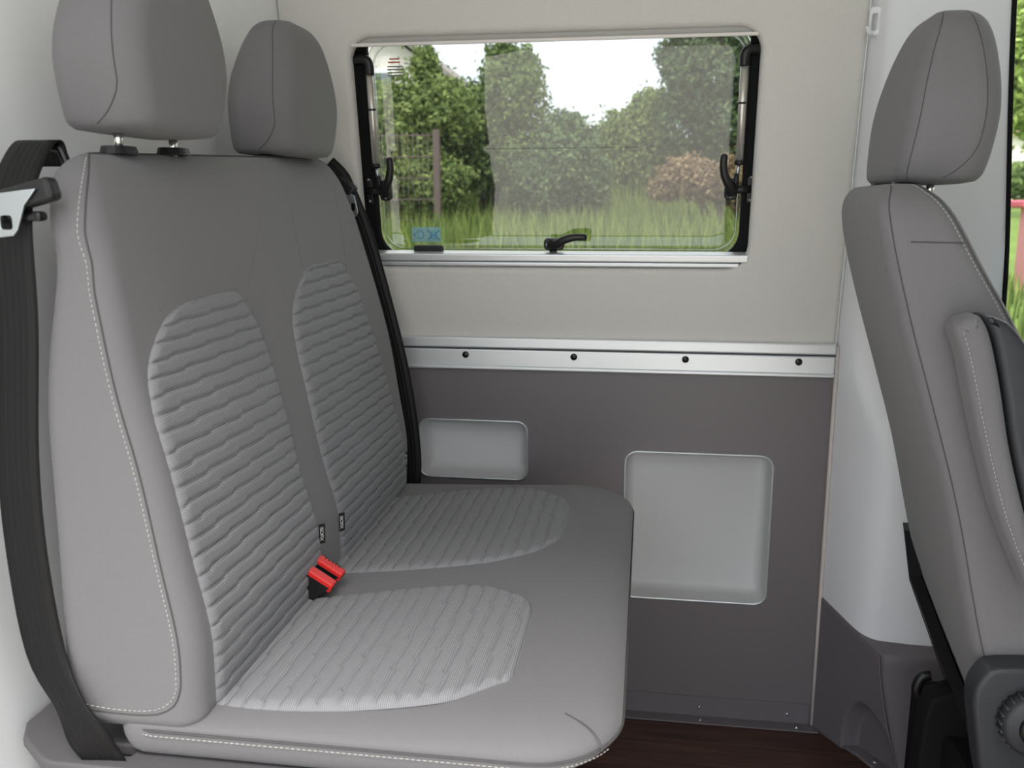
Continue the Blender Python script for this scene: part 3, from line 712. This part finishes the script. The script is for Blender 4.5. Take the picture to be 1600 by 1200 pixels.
# ================================================================== DRIVER'S SEAT
ds = thing('driver_seat', 'grey fabric driver seat with armrest and headrest in front of the pillar, seen from behind', 'seat', (.75, 1.44, FLOOR))
DN, DF = 1.222, 1.662
DZ = [-.92, -.70, -.593, -.41, -.28, -.152, -.053, .0, .03]; DB = [.585, .500, .466, .420, .380, .339, .312, .304, .304]
DZF = [-.92, -.60, -.40, -.25, -.142, -.085, .002, .03]; DFX = [.78, .665, .600, .535, .476, .441, .392, .372]
def dbk(z): return sip(z, DZ, DB)
def dfr(z): return sip(z, DZF, DFX)
rings = []
def dring(z, ins, shr, dn=0):
    b, f_ = dbk(z)+ins, dfr(z)-ins; r = max(min(.030, (f_-b)/2-.003), .004)
    ring = []
    for p in rrect(b, f_, DN+shr+dn, DF-shr, (r, min(r, .034), min(r, .034), r), 8):
        # convex back
        t = (p[1]-DN)/(DF-DN); bul = -.004*max(0, 1-((t-.5)*2)**2)*(1 if p[0] < (b+f_)/2 else 0)
        ring.append((p[0]+bul+(p[1]-DN)*.075-.010, p[1], z))
    return ring
for z in np.linspace(-.90, -.06, 60): rings.append(dring(z, 0, ip(z, [-.9, -.6, -.3, -.1, -.06], [.0, .0, .0, .004, .008])))
for t in np.linspace(.08, 1, 12):
    a = t*math.pi/2; z = -.06+.082*math.sin(a); shr = .008+.075*(1-math.cos(a)); ins = .022*(1-math.cos(max(0, (t-.3)/.7)*math.pi/2)); rings.append(dring(z, ins, shr))
db = loft('backrest', rings, fabric_drv, ds)
def dsh(z):     # how far the near shoulder is drawn in
    if z < -.06: return ip(z, [-.9, -.3, -.1, -.06], [0, 0, .004, .008])
    a = math.asin(min(1, (z+.06)/.082)); return .008+.075*(1-math.cos(a))
kb = 2*9+5      # section point on the near rear corner
tube('rear_seam', [Vector(r_[kb])+Vector((-.0002, -.0002, 0)) for r_ in rings[2:-2]], .0009, seam_m, db, n=5)
pf = [Vector(r_[3*9+3])+Vector((-.001, -.0004, 0)) for r_ in rings[26:-1]]
stitches('stitching', smooth_path(pf, 2), .0012, stitch_m, db)
tube('front_seam', smooth_path([(p[0]+.006, p[1]+.0008, p[2]) for p in pf], 2), .0011, seam_m, db, n=5)
tube('cross_seam', [(x, DN+dsh(-.052)-.0004, -.052-(x-.33)*.02) for x in np.linspace(.335, .400, 8)], .0009, seam_m, db, n=5)
dh = headrest(ds, (.406, 1.445, .026), 1, sx=1.10, sy=1.02, sz=1.12, posts=True, lean=.03, rear=True)
for yy in (1.445-.062, 1.445+.062): collar(db, .362, yy, .0235)
box('headrest_strut_sleeve', (.398, 1.500, -.02), (.418, 1.55, .035), black_pl, dh, .003)
# armrest folded up along the near side
def xz_plate(name, poly, y0, y1, bev, m, parent):
    return plate(name, poly, [], y1-y0, bev, m, Matrix(((1, 0, 0, 0), (0, 0, -1, (y0+y1)/2), (0, 1, 0, 0), (0, 0, 0, 1))), parent, smooth=True)
def rounded(poly, n=5):
    return [(p.x, p.y) for p in smooth_path([(a, b, 0) for a, b in poly], n, True)]
pad = [(.378, -.160), (.382, -.147), (.394, -.140), (.407, -.141), (.420, -.165), (.437, -.224), (.456, -.304), (.482, -.388), (.512, -.470), (.516, -.495), (.502, -.500), (.484, -.468), (.450, -.392), (.417, -.290), (.391, -.196)]
ar = xz_plate('armrest', rounded(pad), 1.158, 1.214, .014, fabric_drv, ds)
shell = [(.409, -.140), (.430, -.143), (.448, -.156), (.475, -.195), (.505, -.262), (.545, -.380), (.570, -.47), (.560, -.50), (.520, -.497), (.484, -.388), (.459, -.304), (.440, -.224), (.423, -.165)]
xz_plate('armrest_shell', rounded(shell), 1.160, 1.212, .009, dark_pl, ar)
xz_plate('armrest_button', rounded([(.466, -.205), (.478, -.203), (.492, -.238), (.486, -.246), (.474, -.240)], 3), 1.154, 1.165, .003, black_pl, ar)
stp = [(.3855, -.158), (.3985, -.196), (.4245, -.290), (.4575, -.392), (.491, -.468)]
stitches('stitching', [(p.x, p.y, p.z) for p in smooth_path([(a, 1.1578, b) for a, b in stp], 8)], .0011, stitch_m, ar)
# black lower shell on the back, recliner cover with knob, cushion and pedestal
V = []
for (y, z) in ((1.667, -.585), (1.64, -.592), (1.585, -.655), (1.47, -.735), (1.38, -.80), (1.25, -.875), (1.225, -.96), (1.66, -.96), (1.672, -.70)):
    V.append((dbk(max(z, -.92))+(y-DN)*.075-.010-(.004+.016*min(1, max(0, (-.58-z)/.07)) if z > -.9 else .0)-.008*(1-((y-1.445)/.23)**2), y, z))
n_ = len(V); V2 = [(p[0]+.02, p[1], p[2]) for p in V]
mobj('back_shell', V+V2, [tuple(range(n_))[::-1], tuple(range(n_, 2*n_))]+[(i, (i+1) % n_, n_+(i+1) % n_, n_+i) for i in range(n_)], black_pl, ds, smooth=False)
rc = xz_plate('recliner_cover', rounded([(.452, -.655), (.463, -.625), (.480, -.614), (.530, -.610), (.60, -.612), (.66, -.64), (.68, -.72), (.60, -.80), (.52, -.83), (.480, -.80), (.458, -.705)], 4), 1.180, 1.225, .008, dark_pl, ds)
kn = disc_y('recliner_knob', (.527, 1.168, -.683), .044, .030, dark_pl, ds, 40, .006)
for k in range(24):
    a = 2*math.pi*k/24
    tube('knob_rib', [(.527+.0445*math.cos(a), 1.182, -.683+.0445*math.sin(a)), (.527+.0445*math.cos(a), 1.160, -.683+.0445*math.sin(a))], .0022, dark_pl, kn, n=5)
disc_y('knob_cap', (.527, 1.150, -.683), .026, .008, black_pl, kn, 32, .003)
rings = []
for (z, i) in ((-.86, .03), (-.85, .01), (-.78, 0), (-.70, .004), (-.67, .03)): rings.append([(p[0], p[1], z) for p in rrect(.58+i, 1.08-i, 1.20+i, 1.68-i, .06, 8)])
loft('seat_cushion', rings, fabric_drv, ds)
box('seat_pedestal', (.50, 1.30, FLOOR), (.98, 1.60, -.86), black_rub, ds, .01)
plate('hinge_cover', [(.455, -1.18), (.56, -1.18), (.60, -.86), (.52, -.78), (.478, -.80), (.470, -.84)], [], .05, .006, black_rub, Matrix(((1, 0, 0, 0), (0, 0, -1, 1.44), (0, 1, 0, 0), (0, 0, 0, 1))), ds)
tube('release_hook', smooth_path([(.500, 1.50, -.80), (.486, 1.50, -.805), (.480, 1.50, -.83), (.498, 1.50, -.85)], 4), .009, black_pl, ds)

# ================================================================== OUTDOORS
def smoothstep(a, b, x):
    t = np.clip((x-a)/(b-a), 0, 1); return t*t*(3-2*t)
def ground_z(x, y):
    bank = smoothstep(2.8, 7.0, y)*1.25+smoothstep(7, 16, y)*.50
    side = 1-smoothstep(1.4, 4.2, x-.08*y)
    flat = -1.72+smoothstep(9, 26, y)*1.5
    return flat+bank*side
gx = np.linspace(-30, 40, 141); gy = np.concatenate([np.linspace(-40, 2, 15), np.linspace(2.3, 30, 80), np.linspace(32, 80, 12)])
GX, GY = np.meshgrid(gx, gy); GZ = ground_z(GX, GY)
def terrain_mat():
    m = bpy.data.materials.new('ground'); m.use_nodes = True; t = m.node_tree; b = t.nodes['Principled BSDF']; b.inputs['Roughness'].default_value = 1; b.inputs['Specular IOR Level'].default_value = .1
    c = t.nodes.new('ShaderNodeTexCoord'); n = t.nodes.new('ShaderNodeTexNoise'); n.inputs['Scale'].default_value = 1.5; n.inputs['Detail'].default_value = 8
    r = t.nodes.new('ShaderNodeValToRGB'); r.color_ramp.elements[0].color = lin((76, 98, 46)); r.color_ramp.elements[1].color = lin((122, 140, 74))
    t.links.new(c.outputs['Object'], n.inputs['Vector']); t.links.new(n.outputs['Fac'], r.inputs['Fac']); t.links.new(r.outputs['Color'], b.inputs['Base Color'])
    return m
V = np.stack([GX, GY, GZ], -1).reshape(-1, 3); nx = len(gx); Fc = [(j*nx+i, j*nx+i+1, (j+1)*nx+i+1, (j+1)*nx+i) for j in range(len(gy)-1) for i in range(nx-1)]
g = mobj('ground', V, Fc, terrain_mat()); tag(g, 'green grass covered ground outside the van', kind='structure')
pv = box('pavement', (-12, -14, -1.74), (14, 2.2, -1.70), mat('pavement', (196, 190, 180), .9, noise=(3, .06)), bev=0); tag(pv, 'pale pavement the van stands on', kind='structure')
# grass blades
def blades(n, xr, yr, h0, h1, name, label):
    x = rng.uniform(*xr, n); y = rng.uniform(*yr, n)
    # keep to the wedge seen through the windows
    z = ground_z(x, y); h = rng.uniform(h0, h1, n); a = rng.uniform(0, 2*np.pi, n); wd = rng.uniform(.006, .012, n)
    lx, ly = rng.normal(0, .14, n)*h, rng.normal(0, .14, n)*h
    dx, dy = np.cos(a)*wd, np.sin(a)*wd
    V = np.stack([np.stack([x-dx, y-dy, z-.02], -1), np.stack([x+dx, y+dy, z-.02], -1), np.stack([x+lx*.4+dx*.7, y+ly*.4+dy*.7, z+h*.6], -1), np.stack([x+lx*.4-dx*.7, y+ly*.4-dy*.7, z+h*.6], -1), np.stack([x+lx, y+ly, z+h], -1)], 1).reshape(-1, 3)
    me = bpy.data.meshes.new(name); i = np.arange(n)*5
    Fc = [f for k in i for f in ((k, k+1, k+2, k+3), (k+3, k+2, k+4))]
    me.from_pydata(V.tolist(), [], Fc)
    o = link(name, me, leaf_mat('grass_blade', (80, 102, 46), (138, 150, 80)), smooth=False); tag(o, label, 'grass', kind='stuff')
def leaf_mat(name, c0, c1):
    if name in MATS: return MATS[name]
    m = bpy.data.materials.new(name); m.use_nodes = True; t = m.node_tree; b = t.nodes['Principled BSDF']; b.inputs['Roughness'].default_value = .65; b.inputs['Specular IOR Level'].default_value = .3
    ge = t.nodes.new('ShaderNodeNewGeometry'); r = t.nodes.new('ShaderNodeValToRGB'); r.color_ramp.elements[0].color = lin(c0); r.color_ramp.elements[1].color = lin(c1)
    t.links.new(ge.outputs['Random Per Island'], r.inputs['Fac']); t.links.new(r.outputs['Color'], b.inputs['Base Color'])
    tr = t.nodes.new('ShaderNodeBsdfTranslucent'); mx = t.nodes.new('ShaderNodeMixShader'); mx.inputs[0].default_value = .3
    t.links.new(r.outputs['Color'], tr.inputs['Color']); out = t.nodes['Material Output']
    t.links.new(b.outputs[0], mx.inputs[1]); t.links.new(tr.outputs[0], mx.inputs[2]); t.links.new(mx.outputs[0], out.inputs['Surface'])
    MATS[name] = m; return m
blades(26000, (-5.5, 2.2), (4.6, 13.0), .12, .42, 'tall_grass', 'tall unmown grass in front of the hedge outside the window')
blades(9000, (2.2, 6.0), (5.0, 14.0), .06, .18, 'lawn_grass', 'short bright lawn beyond the cab door window')
bark = mat('bark', (88, 74, 60), .95, bump=(30, .5, .02))
def leaves(blobs, n, size):
    """leaf quads scattered over ellipsoid clusters"""
    wts = np.array([b[3]*b[4]*b[5] for b in blobs])**.67; wts /= wts.sum()
    idx = rng.choice(len(blobs), n, p=wts); B = np.array(blobs)[idx]
    d = rng.normal(0, 1, (n, 3)); d /= np.linalg.norm(d, axis=1)[:, None]
    r = rng.uniform(.35, 1.0, n)**.6; lump = 1+.16*np.sin(d[:, 0]*7+idx)*np.cos(d[:, 2]*6+idx*2)+.14*np.sin(d[:, 0]*19+idx*3)*np.sin(d[:, 2]*17+d[:, 1]*13)+np.where(rng.uniform(0, 1, n) < .2, rng.exponential(.13, n), 0)
    c = B[:, :3]+d*B[:, 3:6]*(r*lump)[:, None]
    nrm = d+rng.normal(0, .7, (n, 3)); nrm /= np.linalg.norm(nrm, axis=1)[:, None]
    t = np.cross(nrm, rng.normal(0, 1, (n, 3))); t /= np.linalg.norm(t, axis=1)[:, None]; b = np.cross(nrm, t)
    s = rng.uniform(.6, 1.3, n)[:, None]*size
    V = np.stack([c-t*s, c+b*s*.45+nrm*s*.1, c+t*s, c-b*s*.45+nrm*s*.1], 1).reshape(-1, 3)
    return V, [(k, k+1, k+2, k+3) for k in range(0, 4*n, 4)]
def bush(name, label, cat, base, blobs, n, size, cols, trunk=None, group=None):
    bx_, by_ = base; bz_ = float(ground_z(bx_, by_)); t = thing(name, label, cat, (bx_, by_, bz_), group)
    V, Fc = leaves(blobs, n, size); o = mobj('foliage', V, Fc, leaf_mat('leaf_%d_%d_%d' % cols[0], *cols), t, smooth=False); o['kind'] = 'stuff'
    for k, b in enumerate(blobs[:trunk or 3]):
        top = Vector(b[:3]); st = Vector((bx_+(k-1)*.08, by_, bz_-.05)); mid = st.lerp(top, .5)+Vector((0, 0, .1))
        tube('stem', smooth_path([st, mid, top], 4), [.05-.03*i/8 for i in range(9)], bark, t, n=7)
G1 = ((62, 84, 46), (126, 146, 82)); G2 = ((52, 74, 48), (104, 126, 80)); G3 = ((62, 84, 56), (116, 134, 90)); G4 = ((76, 98, 52), (150, 164, 96))
def blob_at(px, py, y, rx, rz, ry=None):
    """ellipsoid centre given as a viewing direction and a distance"""
    d = Fv+Rv*((px-800)/1400)-Uv*((py-600)/1400); k = y/d.y; s = y/1400
    return (d.x*k, y, d.z*k, rx*s, (ry or rx)*s, rz*s)
bush('hedge_shrub', 'tall leafy shrub nearest the left strut of the window', 'shrub', (-2.75, 9.6), [blob_at(625, 215, 9.6, 60, 95), blob_at(690, 175, 9.7, 60, 50), blob_at(660, 290, 9.5, 75, 55), blob_at(665, 105, 9.8, 24, 36)], 22000, .036, G4)
bush('hedge_shrub', 'tall light green shrub reaching up beside the patch of open sky', 'shrub', (-1.9, 10.4), [blob_at(795, 160, 10.4, 60, 70), blob_at(785, 100, 10.5, 30, 38), blob_at(815, 115, 10.6, 28, 40), blob_at(740, 215, 10.3, 55, 75), blob_at(800, 255, 10.3, 60, 60)], 20000, .036, G1)
bush('hedge_shrub', 'dark low shrub in the middle of the window', 'shrub', (-1.0, 9.8), [blob_at(880, 260, 9.8, 60, 62), blob_at(845, 290, 9.7, 55, 50), blob_at(915, 285, 9.8, 40, 45), blob_at(885, 215, 9.9, 42, 42)], 18000, .034, G3)
bush('hedge_shrub', 'pale loose shrub behind the washed out middle right of the window', 'shrub', (-.3, 12.5), [blob_at(980, 215, 12.5, 55, 45), blob_at(1010, 260, 12.4, 55, 45), blob_at(955, 275, 12.4, 40, 35), blob_at(1020, 170, 12.6, 35, 30)], 12000, .042, G4)
bush('leafy_tree', 'tall dense tree at the right end of the window', 'tree', (.9, 11.5), [blob_at(1110, 120, 11.5, 70, 80), blob_at(1150, 200, 11.4, 60, 70), blob_at(1075, 190, 11.6, 48, 70), blob_at(1130, 50, 11.7, 70, 50), blob_at(1060, 90, 11.8, 35, 40), blob_at(1180, 110, 11.5, 50, 70)], 24000, .040, G2)
bush('hedge_shrub', 'dark background shrub between the fence post and the low shrub', 'shrub', (-2.2, 12.4), [blob_at(720, 260, 12.4, 80, 60), blob_at(780, 300, 12.4, 70, 35), blob_at(630, 280, 12.4, 60, 55)], 12000, .042, G2)
bush('dry_shrub', 'brown withered brush heap below the tall tree on the right', 'shrub', (.75, 9.0), [blob_at(1070, 276, 9.0, 42, 32), blob_at(1110, 290, 9.0, 38, 26), blob_at(1150, 284, 8.9, 36, 40), blob_at(1040, 296, 9.0, 28, 18)], 7000, .03, ((92, 72, 52), (170, 146, 112)))
bush('street_tree', 'bright green tree beyond the cab door window', 'tree', (9.6, 22.0), [blob_at(1600, 60, 22, 70, 90), blob_at(1585, 150, 22, 50, 60), blob_at(1640, 130, 22, 60, 90), blob_at(1560, 30, 22.4, 50, 60)], 14000, .09, ((122, 148, 70), (190, 206, 122)))
bush('clipped_hedge', 'clipped green hedge far behind the cab door window', 'hedge', (12.2, 27.0), [blob_at(1580, 284, 27, 60, 26), blob_at(1660, 282, 27, 60, 28)], 3500, .10, G1)
bush('hedge_row', 'long dark hedge row far behind all the shrubs of the window', 'hedge', (-1.6, 15.0), [blob_at(600+k*75, 262+(k % 3)*8, 15.0, 62, 42) for k in range(9)], 20000, .05, G2)
# fence behind the shrubs
fz = float(ground_z(-3.0, 8.6))
fe = thing('mesh_fence', 'brown metal mesh fence standing among the shrubs at the left of the window', 'fence', (-2.6, 8.6, fz))
brown = mat('fence_paint', (96, 82, 78), .6)
for x in (-4.60, -2.02): box('fence_post', (x-.03, 8.6, fz-.2), (x+.03, 8.66, fz+1.10), brown, fe, .004)
for i in range(6): tube('fence_rail', [(-4.6, 8.62, fz+.05+i*.2), (-2.02, 8.62, fz+.05+i*.2)], .007, brown, fe, n=5)
V = []; Fc = []
for i in range(51):
    x = -4.55+i*.05; v, f_ = tube_data([(x, 8.615, fz+.0), (x, 8.615, fz+1.08)], .0035, 4); o = len(V); V += v; Fc += [tuple(o+q for q in f) for f in f_]
o = mobj('fence_wires', V, Fc, brown, fe); o['kind'] = 'stuff'
# house behind the left shrubs
hs_ = thing('house', 'pale house gable behind the shrubs at the top left of the window', 'building', (-6.5, 24, float(ground_z(-6.5, 24))))
hb = float(ground_z(-6.5, 24))
wallm = mat('house_render', (214, 206, 204), .9, noise=(3, .03)); roofm = mat('house_roof', (140, 132, 130), .8)
V = [(-9.5, 24, hb), (-4.6, 24, hb), (-4.6, 24, 2.6), (-6.6, 24, 4.1), (-9.5, 24, 4.5), (-9.5, 30, hb), (-4.6, 30, hb), (-4.6, 30, 2.6), (-6.6, 30, 4.1), (-9.5, 30, 4.5)]
mobj('gable_wall', V, [(0, 1, 2, 3, 4), (9, 8, 7, 6, 5), (1, 6, 7, 2), (2, 7, 8, 3), (3, 8, 9, 4), (4, 9, 5, 0)], wallm, hs_, smooth=False)
mobj('roof', [(-4.3, 23.7, 2.45), (-6.6, 23.7, 4.2), (-9.7, 23.7, 4.6), (-9.7, 30, 4.6), (-6.6, 30, 4.2), (-4.3, 30, 2.45), (-4.3, 23.7, 2.6), (-6.6, 23.7, 4.35), (-9.7, 23.7, 4.75), (-9.7, 30, 4.75), (-6.6, 30, 4.35), (-4.3, 30, 2.6)],
     [(0, 1, 4, 5), (1, 2, 3, 4), (11, 10, 7, 6), (10, 9, 8, 7), (0, 6, 7, 1), (1, 7, 8, 2), (5, 11, 6, 0), (3, 9, 10, 4), (4, 10, 11, 5), (2, 8, 9, 3)], roofm, hs_, smooth=False)
for x in (-8.6, -7.4): 
    wf = box('window', (x, 23.94, 2.55), (x+.7, 24.02, 3.4), mat('window_frame', (235, 235, 235), .6), hs_, .01); box('pane', (x+.07, 23.93, 2.62), (x+.63, 23.96, 3.33), mat('dark_pane', (70, 84, 96), .15), wf, 0)
# far house and pink bench beyond the cab door
fh = thing('far_house', 'white house far behind the cab door window', 'building', (16, 38, -1.4))
box('wall', (13.6, 38, -1.0), (22, 44, 2.4), mat('far_render', (236, 230, 222), .9), fh, 0); box('roof', (13.3, 37.7, 2.4), (22.3, 44.3, 3.0), mat('far_roof', (190, 160, 140), .9), fh, 0)
for x in (14.3, 15.6, 16.9): wf = box('window', (x, 37.95, .2), (x+.8, 38.05, 1.3), mat('window_frame2', (120, 140, 150), .4), fh, 0)
pb = thing('park_bench', 'pink red bench on the lawn beyond the cab door window', 'bench', (4.6, 10.6, -1.72))
pk = mat('pink_paint', (214, 96, 116), .6)
box('seat_slab', (3.93, 10.4, -.08), (6.2, 10.9, .0), pk, pb, .02)
for x in (4.06, 5.8): box('leg', (x, 10.5, -1.72), (x+.22, 10.8, -.08), mat('pink_leg', (226, 150, 160), .6), pb, .01)

# ------------------------------------------------------------------ lift everything so that the cabin floor is z = 0
for o in C.objects:
    if o.parent is None and o.type not in ('CAMERA', 'LIGHT'): o.location.z += H
